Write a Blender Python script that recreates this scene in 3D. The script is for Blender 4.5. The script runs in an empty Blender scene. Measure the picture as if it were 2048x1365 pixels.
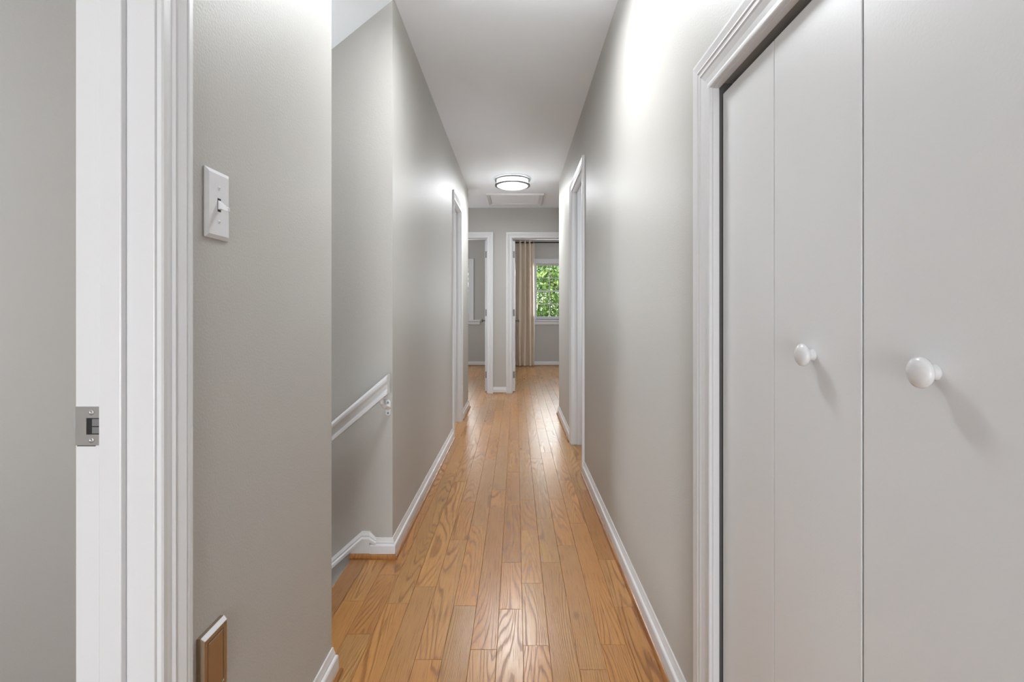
import bpy, bmesh, math, random
from mathutils import Vector, Matrix
import numpy as np

random.seed(7)
PI = math.pi
COL = bpy.context.scene.collection
SC = bpy.context.scene

# ---------------------------------------------------------------- camera, world, light, exposure
EYE = 1.06
cam_d = bpy.data.cameras.new('camera')
cam = bpy.data.objects.new('camera', cam_d)
COL.objects.link(cam)
cam.location = (0, 0, EYE)
cam.rotation_euler = (PI / 2, 0, 0)
cam_d.sensor_width = 36
cam_d.lens = 36 * 1000 / 2048
cam_d.shift_x = -8 / 2048
cam_d.shift_y = -56.5 / 2048
cam_d.clip_start = 0.02
cam_d.clip_end = 200
SC.camera = cam

SC.view_settings.view_transform = 'Standard'
SC.view_settings.look = 'None'
SC.view_settings.gamma = 1
SC.view_settings.use_curve_mapping = False
SC.view_settings.exposure = 0.81

w = bpy.data.worlds.new('world')
SC.world = w
w.use_nodes = True
wn = w.node_tree
sky = wn.nodes.new('ShaderNodeTexSky')
sky.sky_type = 'NISHITA'
sky.sun_disc = False
sky.sun_elevation = math.radians(50)
sky.sun_rotation = math.radians(200)
wn.links.new(sky.outputs[0], wn.nodes['Background'].inputs[0])
wn.nodes['Background'].inputs[1].default_value = 0.22

sun_d = bpy.data.lights.new('sun', 'SUN')
sun_d.energy = 5.0
sun_d.angle = 0.01
sun_d.color = (1.0, 0.95, 0.86)
sun = bpy.data.objects.new('sun', sun_d)
sun.rotation_euler = (math.radians(42), 0, math.radians(-22))   # from behind the house, over the roof
COL.objects.link(sun)


def area(name, loc, rot, sx, sy, power, col=(1, 1, 1)):
    d = bpy.data.lights.new(name, 'AREA')
    d.shape = 'RECTANGLE'
    d.size, d.size_y = sx, sy
    d.energy = power
    d.color = col
    o = bpy.data.objects.new(name, d)
    o.location = loc
    o.rotation_euler = [math.radians(a) for a in rot]
    COL.objects.link(o)
    return o


DAY = (0.92, 0.97, 1.03)
# daylight at the far windows and up the stairs; other areas are added fill
area('daylight_right_bedroom', (0.80, 9.93, 1.5), (-90, 0, 0), 0.9, 1.0, 9, DAY)
area('fill_right_bedroom', (3.05, 8.4, 1.5), (0, 90, 0), 1.2, 1.0, 15, DAY)  # unseen fill lamp added at a windowless side wall
area('daylight_left_bedroom', (-1.30, 9.93, 1.5), (-90, 0, 0), 0.9, 1.0, 9, DAY)
area('fill_left_bedroom', (-3.05, 8.4, 1.5), (0, -90, 0), 1.2, 1.0, 15, DAY)  # matching added fill for the left bedroom, no window there
area('fill_rear_room', (0.0, -2.9, 0.95), (104, 0, 0), 2.6, 1.7, 130, DAY)  # fill added behind the camera to brighten the hall; no window built
area('fill_side_room', (-2.35, 0.55, 1.35), (90, 0, -20), 1.2, 1.8, 6, DAY)  # unseen area lamp added to brighten the room wall past the doorway
area('daylight_stairs', (-3.3, 1.81, 0.2), (0, -90, 0), 1.5, 0.6, 45, DAY)
area('fill_bath_left', (-1.55, 4.5, 1.5), (0, -90, 0), 1.2, 0.8, 7, DAY)  # lamp added in the unseen left room, spills fill into the hall
area('fill_bath_right', (1.40, 3.75, 1.5), (0, 90, 0), 1.2, 0.8, 7, DAY)  # same kind of added fill from the unseen right room
area('fill_vestibule_left', (-1.45, 6.08, 1.4), (0, -90, 0), 1.6, 0.8, 4.5, DAY)  # hidden fill lamp added to lift the ceiling and end wall
LAMP_E = 0.8
LAMP_DOWN = (13, 10.5)     # far lamp, near lamp
LAMP_GLOW = (1.3, 1.8)


# ---------------------------------------------------------------- materials
def mat(name):
    m = bpy.data.materials.new(name)
    m.use_nodes = True
    return m, m.node_tree, m.node_tree.nodes['Principled BSDF']


def lin(r, g, b):
    f = lambda c: (c / 255 / 12.92) if c / 255 <= 0.04045 else ((c / 255 + 0.055) / 1.055) ** 2.4
    return (f(r), f(g), f(b), 1)


def painted(name, col, rough, bump_scale=300, bump=0.02, var=0.015, spec=0.5):
    m, t, p = mat(name)
    g = t.nodes.new('ShaderNodeNewGeometry')
    n = t.nodes.new('ShaderNodeTexNoise')
    n.inputs['Scale'].default_value = bump_scale
    n.inputs['Detail'].default_value = 3
    t.links.new(g.outputs['Position'], n.inputs['Vector'])
    b = t.nodes.new('ShaderNodeBump')
    b.inputs['Strength'].default_value = bump
    b.inputs['Distance'].default_value = 0.01
    t.links.new(n.outputs['Fac'], b.inputs['Height'])
    t.links.new(b.outputs['Normal'], p.inputs['Normal'])
    n2 = t.nodes.new('ShaderNodeTexNoise')
    n2.inputs['Scale'].default_value = 1.7
    n2.inputs['Detail'].default_value = 4
    t.links.new(g.outputs['Position'], n2.inputs['Vector'])
    mx = t.nodes.new('ShaderNodeMix')
    mx.data_type = 'RGBA'
    mx.inputs['A'].default_value = tuple(c * (1 - var) for c in col[:3]) + (1,)
    mx.inputs['B'].default_value = tuple(min(1, c * (1 + var)) for c in col[:3]) + (1,)
    t.links.new(n2.outputs['Fac'], mx.inputs['Factor'])
    t.links.new(mx.outputs['Result'], p.inputs['Base Color'])
    p.inputs['Roughness'].default_value = rough
    p.inputs['Specular IOR Level'].default_value = spec
    return m


def plain(name, col, rough=0.5, metal=0.0, emis=None, spec=0.5):
    m, t, p = mat(name)
    n = t.nodes.new('ShaderNodeTexNoise')
    n.inputs['Scale'].default_value = 60
    mx = t.nodes.new('ShaderNodeMix')
    mx.data_type = 'RGBA'
    mx.inputs['A'].default_value = tuple(c * 0.94 for c in col[:3]) + (1,)
    mx.inputs['B'].default_value = tuple(min(1, c * 1.04) for c in col[:3]) + (1,)
    tc = t.nodes.new('ShaderNodeTexCoord')
    t.links.new(tc.outputs['Object'], n.inputs['Vector'])
    t.links.new(n.outputs['Fac'], mx.inputs['Factor'])
    t.links.new(mx.outputs['Result'], p.inputs['Base Color'])
    p.inputs['Roughness'].default_value = rough
    p.inputs['Metallic'].default_value = metal
    p.inputs['Specular IOR Level'].default_value = spec
    if emis:
        p.inputs['Emission Color'].default_value = emis[0]
        p.inputs['Emission Strength'].default_value = emis[1]
    return m


M_WALL = painted('greige_wall_paint', (0.475, 0.460, 0.430), 0.50, 220, 0.10, spec=0.33)
M_CEIL = painted('white_ceiling_paint', (0.86, 0.895, 0.935), 0.75, 180, 0.05)
M_TRIM = painted('white_semigloss_trim', (0.70, 0.70, 0.705), 0.34, 90, 0.03)
M_CLOSET = painted('white_closet_paint', (0.77, 0.775, 0.78), 0.38, 240, 0.025)
M_KNOB = plain('white_knob_paint', (0.72, 0.715, 0.715), 0.25)
M_PLATE = plain('white_plastic', (0.72, 0.72, 0.735), 0.28)
M_BRONZE = plain('dark_bronze', (0.10, 0.097, 0.093), 0.5, 0.3)
M_ROD = plain('black_rod', (0.012, 0.012, 0.012), 0.4, 0.3)
M_STEEL = plain('brushed_steel', (0.47, 0.465, 0.45), 0.42, 0.85)
M_HINGE = plain('grey_hinge_steel', (0.22, 0.22, 0.22), 0.5, 0.4)
M_DARK = plain('dark_recess', (0.03, 0.028, 0.025), 0.9)
M_SLOT = plain('track_gap_shade', (0.09, 0.088, 0.085), 0.7)  # dark tone standing in for shade in the closet door gap
M_BROWNPLATE = plain('bronze_plate_metal', (0.42, 0.32, 0.22), 0.3, 0.85)
M_DIFF = plain('frosted_diffuser', (0.9, 0.9, 0.88), 0.5, 0, ((0.92, 0.97, 1.0, 1), LAMP_E))
M_DIFFS = plain('frosted_drum', (0.9, 0.9, 0.88), 0.5, 0, ((0.92, 0.97, 1.0, 1), LAMP_E * 4.0))
M_BLACK = plain('black_plastic', (0.01, 0.01, 0.01), 0.6)


def oak(name, use_obj=True, base=None, cross=False):
    """oiled oak: contour rings of a stretched noise, pores and a tone per plank"""
    m, t, p = mat(name)
    N, L = t.nodes, t.links
    g = N.new('ShaderNodeNewGeometry')
    oi = N.new('ShaderNodeObjectInfo')
    rnd = oi.outputs['Random'] if use_obj else g.outputs['Random Per Island']
    off = N.new('ShaderNodeVectorMath'); off.operation = 'SCALE'
    cb = N.new('ShaderNodeCombineXYZ')
    cb.inputs[0].default_value = 37.0; cb.inputs[1].default_value = 91.0; cb.inputs[2].default_value = 53.0
    L.new(cb.outputs[0], off.inputs[0]); L.new(rnd, off.inputs['Scale'])
    add = N.new('ShaderNodeVectorMath'); add.operation = 'ADD'
    L.new(g.outputs['Position'], add.inputs[0]); L.new(off.outputs[0], add.inputs[1])

    def scaled(sx, sy):
        v = N.new('ShaderNodeVectorMath'); v.operation = 'MULTIPLY'
        v.inputs[1].default_value = (sy, sx, 4) if cross else (sx, sy, 4)
        L.new(add.outputs[0], v.inputs[0])
        return v.outputs[0]
    n1 = N.new('ShaderNodeTexNoise')
    n1.inputs['Scale'].default_value = 1.0; n1.inputs['Detail'].default_value = 1.5
    n1.inputs['Roughness'].default_value = 0.35
    L.new(scaled(7.0, 0.60), n1.inputs['Vector'])
    # wobble
    n1b = N.new('ShaderNodeTexNoise')
    n1b.inputs['Scale'].default_value = 1.0; n1b.inputs['Detail'].default_value = 2
    L.new(scaled(80.0, 4.0), n1b.inputs['Vector'])
    ma = N.new('ShaderNodeMath'); ma.operation = 'MULTIPLY_ADD'
    L.new(n1b.outputs['Fac'], ma.inputs[0]); ma.inputs[1].default_value = 0.020
    L.new(n1.outputs['Fac'], ma.inputs[2])
    # straight-sawn boards get a cross term, flat-sawn ones none
    sep = N.new('ShaderNodeSeparateXYZ'); L.new(g.outputs['Position'], sep.inputs[0])
    kr = N.new('ShaderNodeMath'); kr.operation = 'MULTIPLY'; L.new(rnd, kr.inputs[0]); kr.inputs[1].default_value = 7.31
    kf = N.new('ShaderNodeMath'); kf.operation = 'FRACT'; L.new(kr.outputs[0], kf.inputs[0])
    km = N.new('ShaderNodeMapRange'); L.new(kf.outputs[0], km.inputs[0])
    km.inputs[1].default_value = 0.35; km.inputs[2].default_value = 1.0
    km.inputs[3].default_value = 0.0; km.inputs[4].default_value = 5.0
    kx = N.new('ShaderNodeMath'); kx.operation = 'MULTIPLY_ADD'
    L.new(sep.outputs[1 if cross else 0], kx.inputs[0]); L.new(km.outputs[0], kx.inputs[1]); L.new(ma.outputs[0], kx.inputs[2])
    mu = N.new('ShaderNodeMath'); mu.operation = 'MULTIPLY'
    L.new(kx.outputs[0], mu.inputs[0]); mu.inputs[1].default_value = 40.0
    fr = N.new('ShaderNodeMath'); fr.operation = 'FRACT'
    L.new(mu.outputs[0], fr.inputs[0])
    ring = N.new('ShaderNodeValToRGB')
    e = ring.color_ramp.elements
    e[0].position = 0.0; e[0].color = (0.25, 0.25, 0.25, 1)
    e[1].position = 1.0; e[1].color = (0.25, 0.25, 0.25, 1)
    for pos, v in ((0.30, 0.0), (0.62, 0.10), (0.86, 1.0), (0.95, 0.85)):
        x = e.new(pos); x.color = (v, v, v, 1)
    L.new(fr.outputs[0], ring.inputs[0])
    # pores
    n2 = N.new('ShaderNodeTexNoise')
    n2.inputs['Scale'].default_value = 1.0; n2.inputs['Detail'].default_value = 3
    n2.inputs['Roughness'].default_value = 0.6
    L.new(scaled(330.0, 9.0), n2.inputs['Vector'])
    pr = N.new('ShaderNodeMapRange')
    L.new(n2.outputs['Fac'], pr.inputs[0])
    pr.inputs[1].default_value = 0.52; pr.inputs[2].default_value = 0.72
    # broad tone
    n3 = N.new('ShaderNodeTexNoise')
    n3.inputs['Scale'].default_value = 1.0; n3.inputs['Detail'].default_value = 3
    L.new(scaled(9.0, 2.0), n3.inputs['Vector'])
    # knots
    vo = N.new('ShaderNodeTexVoronoi'); vo.inputs['Scale'].default_value = 1.0
    L.new(scaled(5.0, 2.0), vo.inputs['Vector'])
    kn = N.new('ShaderNodeMapRange'); L.new(vo.outputs['Distance'], kn.inputs[0])
    kn.inputs[1].default_value = 0.02; kn.inputs[2].default_value = 0.075
    kn.inputs[3].default_value = 1.0; kn.inputs[4].default_value = 0.0

    def mix(fac, a, b, mode='MIX', scale=None):
        x = N.new('ShaderNodeMix'); x.data_type = 'RGBA'; x.blend_type = mode
        if scale is not None:
            s = N.new('ShaderNodeMath'); s.operation = 'MULTIPLY'
            L.new(fac, s.inputs[0]); s.inputs[1].default_value = scale
            fac = s.outputs[0]
        L.new(fac, x.inputs['Factor'])
        for k, v in (('A', a), ('B', b)):
            if isinstance(v, tuple):
                x.inputs[k].default_value = v
            else:
                L.new(v, x.inputs[k])
        return x.outputs['Result']
    if base is None:
        basec = oi.outputs['Color']
    else:
        vr = N.new('ShaderNodeMix'); vr.data_type = 'RGBA'
        vr.inputs['A'].default_value = tuple(c * 0.86 for c in base[:3]) + (1,)
        vr.inputs['B'].default_value = tuple(c * 1.12 for c in base[:3]) + (1,)
        L.new(rnd, vr.inputs['Factor'])
        basec = vr.outputs['Result']
    c = mix(n3.outputs['Fac'], basec, (0.78, 0.68, 0.58, 1), 'MULTIPLY', 0.55)
    c = mix(ring.outputs[0], c, (0.50, 0.39, 0.31, 1), 'MULTIPLY', 0.85)
    c = mix(pr.outputs[0], c, (0.50, 0.38, 0.30, 1), 'MULTIPLY', 0.9)
    c = mix(kn.outputs[0], c, (0.22, 0.15, 0.10, 1), 'MULTIPLY', 0.8)
    L.new(c, p.inputs['Base Color'])
    rr = N.new('ShaderNodeMapRange'); L.new(ring.outputs[0], rr.inputs[0])
    rr.inputs[3].default_value = 0.24; rr.inputs[4].default_value = 0.32
    L.new(rr.outputs[0], p.inputs['Roughness'])
    bsum = N.new('ShaderNodeMath'); bsum.operation = 'MULTIPLY_ADD'
    L.new(pr.outputs[0], bsum.inputs[0]); bsum.inputs[1].default_value = 0.7
    L.new(ring.outputs[0], bsum.inputs[2])
    b = N.new('ShaderNodeBump'); b.inputs['Strength'].default_value = 0.22; b.inputs['Distance'].default_value = 0.0006
    b.invert = True
    L.new(bsum.outputs[0], b.inputs['Height']); L.new(b.outputs['Normal'], p.inputs['Normal'])
    p.inputs['Specular IOR Level'].default_value = 0.5
    return m


M_OAK = oak('oak_plank')
M_OAK_S = oak('oak_plank_joined', False, (0.49, 0.265, 0.09))
M_SHOE = oak('oak_shoe_moulding', False, (0.44, 0.20, 0.06))


# ---------------------------------------------------------------- mesh helpers
def build(name, bm, m, parent=None, smooth=False, bevel=0, recalc=True):
    if recalc:
        bmesh.ops.recalc_face_normals(bm, faces=bm.faces[:])
    me = bpy.data.meshes.new(name)
    bm.to_mesh(me); bm.free()
    if smooth:
        for f in me.polygons:
            f.use_smooth = True
    for x in (m if isinstance(m, (list, tuple)) else [m]):
        me.materials.append(x)
    o = bpy.data.objects.new(name, me)
    COL.objects.link(o)
    if parent:
        o.parent = parent
    if bevel:
        b = o.modifiers.new('bevel', 'BEVEL')
        b.width = bevel; b.segments = 2; b.limit_method = 'ANGLE'; b.angle_limit = math.radians(40)
    return o


def box(bm, x0, x1, y0, y1, z0, z1):
    v = [bm.verts.new(p) for p in ((x0, y0, z0), (x1, y0, z0), (x1, y1, z0), (x0, y1, z0),
                                   (x0, y0, z1), (x1, y0, z1), (x1, y1, z1), (x0, y1, z1))]
    for f in ((0, 3, 2, 1), (4, 5, 6, 7), (0, 1, 5, 4), (1, 2, 6, 5), (2, 3, 7, 6), (3, 0, 4, 7)):
        bm.faces.new([v[i] for i in f])
    return bm


def boxes(*bs):
    bm = bmesh.new()
    for b in bs:
        box(bm, *b)
    return bm


def prism(bm, pts, axis, a0, a1):
    """extrude polygon pts (2D) along axis ('x','y','z') from a0 to a1"""
    def P(p, a):
        if axis == 'y': return (p[0], a, p[1])
        if axis == 'x': return (a, p[0], p[1])
        return (p[0], p[1], a)
    A = [bm.verts.new(P(p, a0)) for p in pts]
    B = [bm.verts.new(P(p, a1)) for p in pts]
    n = len(pts)
    bm.faces.new(A); bm.faces.new(B[::-1])
    for i in range(n):
        bm.faces.new((A[i], A[(i + 1) % n], B[(i + 1) % n], B[i]))
    return bm


def loft(bm, rings, closed_profile=True, caps=True):
    R = [[bm.verts.new(p) for p in r] for r in rings]
    n = len(R[0])
    for a, b in zip(R[:-1], R[1:]):
        for i in range(n if closed_profile else n - 1):
            j = (i + 1) % n
            bm.faces.new((a[i], a[j], b[j], b[i]))
    if caps and closed_profile:
        bm.faces.new(R[0]); bm.faces.new(R[-1][::-1])
    return bm


def lathe(bm, prof, n=24, center=(0, 0, 0), axis='z'):
    """prof: list of (r, h)"""
    c = Vector(center)
    R = []
    for r, h in prof:
        ring = []
        for i in range(n):
            a = 2 * PI * i / n
            u, v = r * math.cos(a), r * math.sin(a)
            p = {'z': (u, v, h), 'x': (h, u, v), 'y': (u, h, v)}[axis]
            ring.append(bm.verts.new(c + Vector(p)))
        R.append(ring)
    for a, b in zip(R[:-1], R[1:]):
        for i in range(n):
            bm.faces.new((a[i], a[(i + 1) % n], b[(i + 1) % n], b[i]))
    if prof[0][0] > 1e-5: bm.faces.new(R[0][::-1])
    if prof[-1][0] > 1e-5: bm.faces.new(R[-1])
    bmesh.ops.remove_doubles(bm, verts=bm.verts[:], dist=1e-6)
    return bm


def sweep(bm, path, prof, flip=1):
    """path: plan points (x,y); prof: (out, z) points; offset to the left of travel * flip"""
    n = len(path)
    rings = []
    for i in range(n):
        p = Vector(path[i])
        ds = []
        if i > 0: ds.append((p - Vector(path[i - 1])).normalized())
        if i < n - 1: ds.append((Vector(path[i + 1]) - p).normalized())
        ns = [Vector((-d.y, d.x)) * flip for d in ds]
        nn = sum(ns, Vector((0, 0)))
        nn.normalize()
        k = 1 / max(0.3, nn.dot(ns[0]))
        rings.append([(p.x + nn.x * k * o, p.y + nn.y * k * o, z) for o, z in prof])
    return loft(bm, rings)


BASE_H = 0.085
BASE_PROF = [(0, 0.0), (0.015, 0.0), (0.015, 0.053), (0.013, 0.057), (0.0075, 0.060), (0.0085, 0.066), (0.006, 0.074), (0.004, BASE_H), (0, BASE_H)]
SHOE_PROF = [(0.0145, 0.0), (0.026, 0.0), (0.0255, 0.006), (0.0225, 0.012), (0.018, 0.015), (0.0145, 0.016)]


def struct(o):
    o['kind'] = 'structure'
    return o


def thing(name, label, cat, loc=(0, 0, 0), group=None):
    o = bpy.data.objects.new(name, None)
    o.empty_display_size = 0.05
    o.location = loc
    COL.objects.link(o)
    o['label'] = label; o['category'] = cat
    if group: o['group'] = group
    bpy.context.view_layer.update()
    return o


def child(name, bm, m, parent, **k):
    """bm is in world coordinates; parent is unrotated"""
    bmesh.ops.translate(bm, vec=-Vector(parent.location), verts=bm.verts[:])
    return build(name, bm, m, parent, **k)


def baseboard(name, path, flip=1, shoe=True):
    b = struct(build(name, sweep(bmesh.new(), path, BASE_PROF, flip), M_TRIM))
    if shoe:
        build('shoe_moulding', sweep(bmesh.new(), path, SHOE_PROF, flip), M_SHOE, b)
    return b


# ---------------------------------------------------------------- plan
XL, XR = -0.536, 0.450          # faces of the hall walls
T = 0.115                       # wall thickness
H = 2.44
ND0, ND1 = -0.03, 0.740         # near left doorway
ST0, ST1 = 1.453, 2.170         # stair opening
LD0, LD1 = 4.285, 4.845         # left doorway
RD0, RD1 = 3.350, 4.015         # right doorway
CL0, CL1 = 0.205, 1.140         # closet opening
LE, RE = 5.60, 5.23             # ends of the hall walls
EY = 6.57                       # end wall
FY = 10.02                      # far bedroom wall
DH = 2.03
CH = 1.572                      # closet head
HB = 2.60

# walls ------------------------------------------------------------
struct(build('wall_left', boxes(
    (XL - T, XL, -2.3, ND0 - 0.02, 0, H), (XL - T, XL, ND0 - 0.02, ND1 + 0.018, DH + 0.02, H),
    (XL - T, XL, ND1 + 0.018, ST0, 0, H)), M_WALL))
struct(build('wall_left_far', boxes(
    (XL - T, XL, ST1, LD0 - 0.018, 0, H), (XL - T, XL, LD0 - 0.018, LD1 + 0.018, DH + 0.018, H),
    (XL - T, XL, LD1 + 0.018, LE, 0, H)), M_WALL))
struct(build('wall_right', boxes(
    (XR, XR + T, -2.3, CL0 - 0.012, 0, H), (XR, XR + T, CL0 - 0.012, CL1 + 0.012, CH + 0.012, H),
    (XR, XR + T, CL1 + 0.012, RD0 - 0.018, 0, H), (XR, XR + T, RD0 - 0.018, RD1 + 0.018, DH + 0.018, H),
    (XR, XR + T, RD1 + 0.018, RE, 0, H)), M_WALL))
EL0, EL1 = -1.140, -0.378       # end left doorway
ER0, ER1 = -0.052, 0.710        # end right doorway
struct(build('wall_end', boxes(
    (-1.75, EL0 - 0.018, EY, EY + T, 0, HB), (EL0 - 0.018, EL1 + 0.018, EY, EY + T, DH + 0.018, HB),
    (EL1 + 0.018, ER0 - 0.018, EY, EY + T, 0, HB), (ER0 - 0.018, ER1 + 0.018, EY, EY + T, DH + 0.018, HB),
    (ER1 + 0.018, 1.45, EY, EY + T, 0, HB)), M_WALL))
struct(build('wall_stair_far', boxes((-4.0, XL - T, ST1, ST1 + T, -2.8, H), (XL - T, XL, ST1, ST1 + T, -2.8, 0)), M_WALL))
struct(build('wall_stair_near', boxes((-4.0, XL - T, ST0 - T, ST0, -2.8, H), (XL - T, XL, ST0 - T, ST0, -2.8, -0.02)), M_WALL))
struct(build('wall_stair_end', boxes((-4.1, -4.0, ST0 - T, ST1 + T, -2.8, H)), M_WALL))
struct(build('wall_vestibule', boxes((-1.75, XL - T, LE - T, LE, 0, H), (-1.75, -1.65, LE, EY, 0, H),
                                     (XR + T, 1.45, RE - T, RE, 0, H), (1.35, 1.45, RE, EY, 0, H)), M_WALL))
WX0, WX1, WZ0, WZ1 = 0.385, 1.235, 0.940, 2.055      # right window opening
VX0, VX1 = -1.790, -0.932                            # left window opening
struct(build('wall_far', boxes(
    (-3.2, VX0, FY, FY + 0.16, 0, HB), (VX0, VX1, FY, FY + 0.16, 0, WZ0 - 0.02), (VX0, VX1, FY, FY + 0.16, WZ1, HB),
    (VX1, WX0, FY, FY + 0.16, 0, HB), (WX0, WX1, FY, FY + 0.16, 0, WZ0 - 0.02), (WX0, WX1, FY, FY + 0.16, WZ1, HB),
    (WX1, 3.2, FY, FY + 0.16, 0, HB)), M_WALL))
struct(build('wall_bedroom', boxes((-0.262, -0.162, EY + T, FY, 0, HB), (-3.3, -3.2, EY + T, FY, 0, HB), (3.2, 3.3, EY + T, FY, 0, HB),
                                   (-3.2, -1.75, EY, EY + T, 0, HB), (1.45, 3.2, EY, EY + T, 0, HB)), M_WALL))
struct(build('wall_rear', boxes((-3.4, 2.0, -3.1, -3.0, 0, H), (1.9, 2.0, -3.0, -2.3, 0, H), (XR + T, 1.9, -2.4, -2.3, 0, H)), M_WALL))
struct(build('wall_bath_left', boxes((-1.75, -1.65, ST1 + T, LE - T, 0, H), (-1.65, XL - T, 3.50, 3.60, 0, H)), M_WALL))
struct(build('wall_bath_right', boxes((1.45, 1.55, 2.2, RE - T, 0, H), (XR + T, 1.45, 2.60, 2.70, 0, H), (XR + T, 1.45, 4.60, 4.70, 0, H)), M_WALL))
struct(build('wall_side_room', boxes((-3.4, -3.3, -3.0, ST0 - T, 0, H)), M_WALL))
# dark closet behind the folding doors
struct(build('wall_closet', boxes((1.15, 1.20, -0.1, 1.40, 0, H), (XR + T, 1.15, -0.1, -0.05, 0, H),
                                  (XR + T, 1.15, 1.35, 1.40, 0, H)), M_WALL))

# ceiling ------------------------------------------------------------
bm = boxes((XL, 1.45, -3.1, EY, H, H + 0.16), (-4.1, XL, -3.1, ST0 - 0.0, H, H + 0.16), (-1.75, XL, ST1, EY, H, H + 0.16))
struct(build('ceiling', bm, M_CEIL))
bm = bmesh.new()
z0 = 2.418
L_ = 3.5
prism(bm, [(XL, z0), (XL - L_, z0 - 0.813 * L_), (XL - L_, z0 - 0.813 * L_ + 0.1), (XL, z0 + 0.1)], 'y', ST0, ST1)
struct(build('ceiling_stair', bm, M_CEIL))
struct(build('ceiling_bedroom', boxes((-3.3, 3.3, EY + T, FY + 0.16, HB, HB + 0.1)), M_CEIL))

# floor ------------------------------------------------------------
floor = struct(build('floor', boxes((-3.3, 3.3, ST1 + 0.06, FY, -0.20, -0.018), (-0.688, 3.3, ST0, ST1 - 0.0005, -0.20, -0.018), (XL, 3.3, ST1 - 0.0005, ST1 + 0.06, -0.20, -0.018),
                                    (-3.3, 3.3, -3.0, ST0 - 0.06, -0.20, -0.018), (XL, 3.3, ST0 - 0.06, ST0, -0.20, -0.018)), M_DARK))
PW = 0.0828
TONES = [(0.567, 0.282, 0.089), (0.53, 0.256, 0.078), (0.604, 0.317, 0.107), (0.493, 0.237, 0.073), (0.561, 0.295, 0.103), (0.542, 0.302, 0.111), (0.616, 0.302, 0.092), (0.517, 0.277, 0.097)]


def plank_bm(bm, x0, x1, y0, y1, zt=0.0):
    g, b = 0.0003, 0.0009
    x0 += g; x1 -= g; y0 += g; y1 -= g
    lo = [bm.verts.new((x, y, zt - 0.018)) for x, y in ((x0, y0), (x1, y0), (x1, y1), (x0, y1))]
    mi = [bm.verts.new((x, y, zt - b)) for x, y in ((x0, y0), (x1, y0), (x1, y1), (x0, y1))]
    hi = [bm.verts.new((x, y, zt)) for x, y in ((x0 + b, y0 + b), (x1 - b, y0 + b), (x1 - b, y1 - b), (x0 + b, y1 - b))]
    for A, B in ((lo, mi), (mi, hi)):
        for i in range(4):
            j = (i + 1) % 4
            bm.faces.new((A[i], A[j], B[j], B[i]))
    bm.faces.new(hi)
    return bm


py = lambda p: 1060.0 / (p - 626.0)      # depth of a floor point read off the picture's rows
JOINTS = {0: [1292, 1167.2, 1061, 1000.4, 901], -1: [1219.2, 1125.7, 1010, 944.5, 880], -2: [1300, 1015.4, 980.5, 893],
          -3: [1212.2, 1052.7, 920, 868], -4: [1320, 1080, 1004.6, 905, 850], -5: [1174.6, 964, 890], -6: [1208, 949, 872],
          1: [1125.7, 1037.8, 918, 862], 2: [1340, 1091.5, 998.3, 905.8, 858], 3: [1290, 1047.4, 961, 885], 4: [1215, 1120, 980, 900],
          -7: [1269]}
TONE_AT = {(0, 1): 5, (0, 2): 2, (1, 0): 7, (2, 0): 4, (-2, 0): 2, (-1, 0): 4, (-3, 0): 5, (-5, 0): 5, (-6, 0): 0, (-7, 0): 5, (-7, 1): 3, (-4, 0): 6}
rest = bmesh.new()
count = 0
rng = random.Random(21)
for k in range(-40, 40):
    xa, xb = 0.0225 + PW * k, 0.0225 + PW * (k + 1)
    if xb < -3.3 or xa > 3.3: continue
    js = sorted(py(p) for p in JOINTS.get(k, []))
    cuts = list(js)
    y = js[-1] if js else None
    if y is None:
        y = -3.0 + rng.uniform(0.1, 0.9)
        cuts = [y]
    while y < FY - 0.3:
        y += rng.uniform(0.35, 1.15)
        cuts.append(y)
    y = cuts[0]
    while y > -3.0:
        y -= rng.uniform(0.4, 1.1)
        cuts.insert(0, y)
    cuts = [max(-3.0, c) for c in cuts if c < FY]
    cuts = sorted(set(cuts)) + [FY]
    seen = 0
    for a, b in zip(cuts[:-1], cuts[1:]):
        if b - a < 0.004: continue
        segs = [(xa, xb, a, b)]
        if xa < XL - T:                    # no floor over the stair well
            if xb < -0.63:
                segs = []
                if a < ST0: segs.append((xa, xb, a, min(b, ST0 - T / 2)))
                if b > ST1: segs.append((xa, xb, max(a, ST1 + T / 2), b))
        if -0.72 < xa < -0.60 and b > ST0 - T / 2 and a < ST1 + T / 2:
            pass
        for s in segs:
            if s[3] - s[2] < 0.004: continue
            vis = s[3] > 1.30 and s[2] < 8.6 and -0.105 * min(s[3], 8.6) - 0.09 < (s[0] + s[1]) / 2 < 0.100 * min(s[3], 8.6) + 0.05
            if s[3] < 5.25: vis = s[3] > 1.30 and -0.66 < (s[0] + s[1]) / 2 < 0.47
            if -0.66 < (s[0] + s[1]) / 2 < 0.47 and 1.3 < s[3] and s[2] < 4.6: vis = True
            if vis and count < 299:
                cx = (s[0] + s[1]) / 2
                o = build('plank', plank_bm(bmesh.new(), *s), M_OAK, floor, recalc=False)
                ti = TONE_AT.get((k, seen), rng.randrange(len(TONES)))
                f = rng.uniform(0.94, 1.06)
                o.color = tuple(c * f for c in TONES[ti]) + (1,)
                count += 1
                seen += 1
            else:
                plank_bm(rest, *s)
print('planks', count)
o = build('plank_field', rest, M_OAK_S, floor, recalc=False)
o['kind'] = 'stuff'
# nosing board at the top of the stairs, its rounded lip hanging over the first riser
NX = -0.715
npf = [(-0.637, -0.02), (-0.637, 0.0), (NX + 0.008, 0.0), (NX + 0.002, -0.004), (NX, -0.010), (NX + 0.003, -0.017), (NX + 0.01, -0.02)]
o = build('stair_nosing', prism(bmesh.new(), npf, 'y', ST0 + 0.001, ST1 - 0.001), M_OAK, floor)
o.color = (0.45, 0.235, 0.10, 1)

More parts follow.
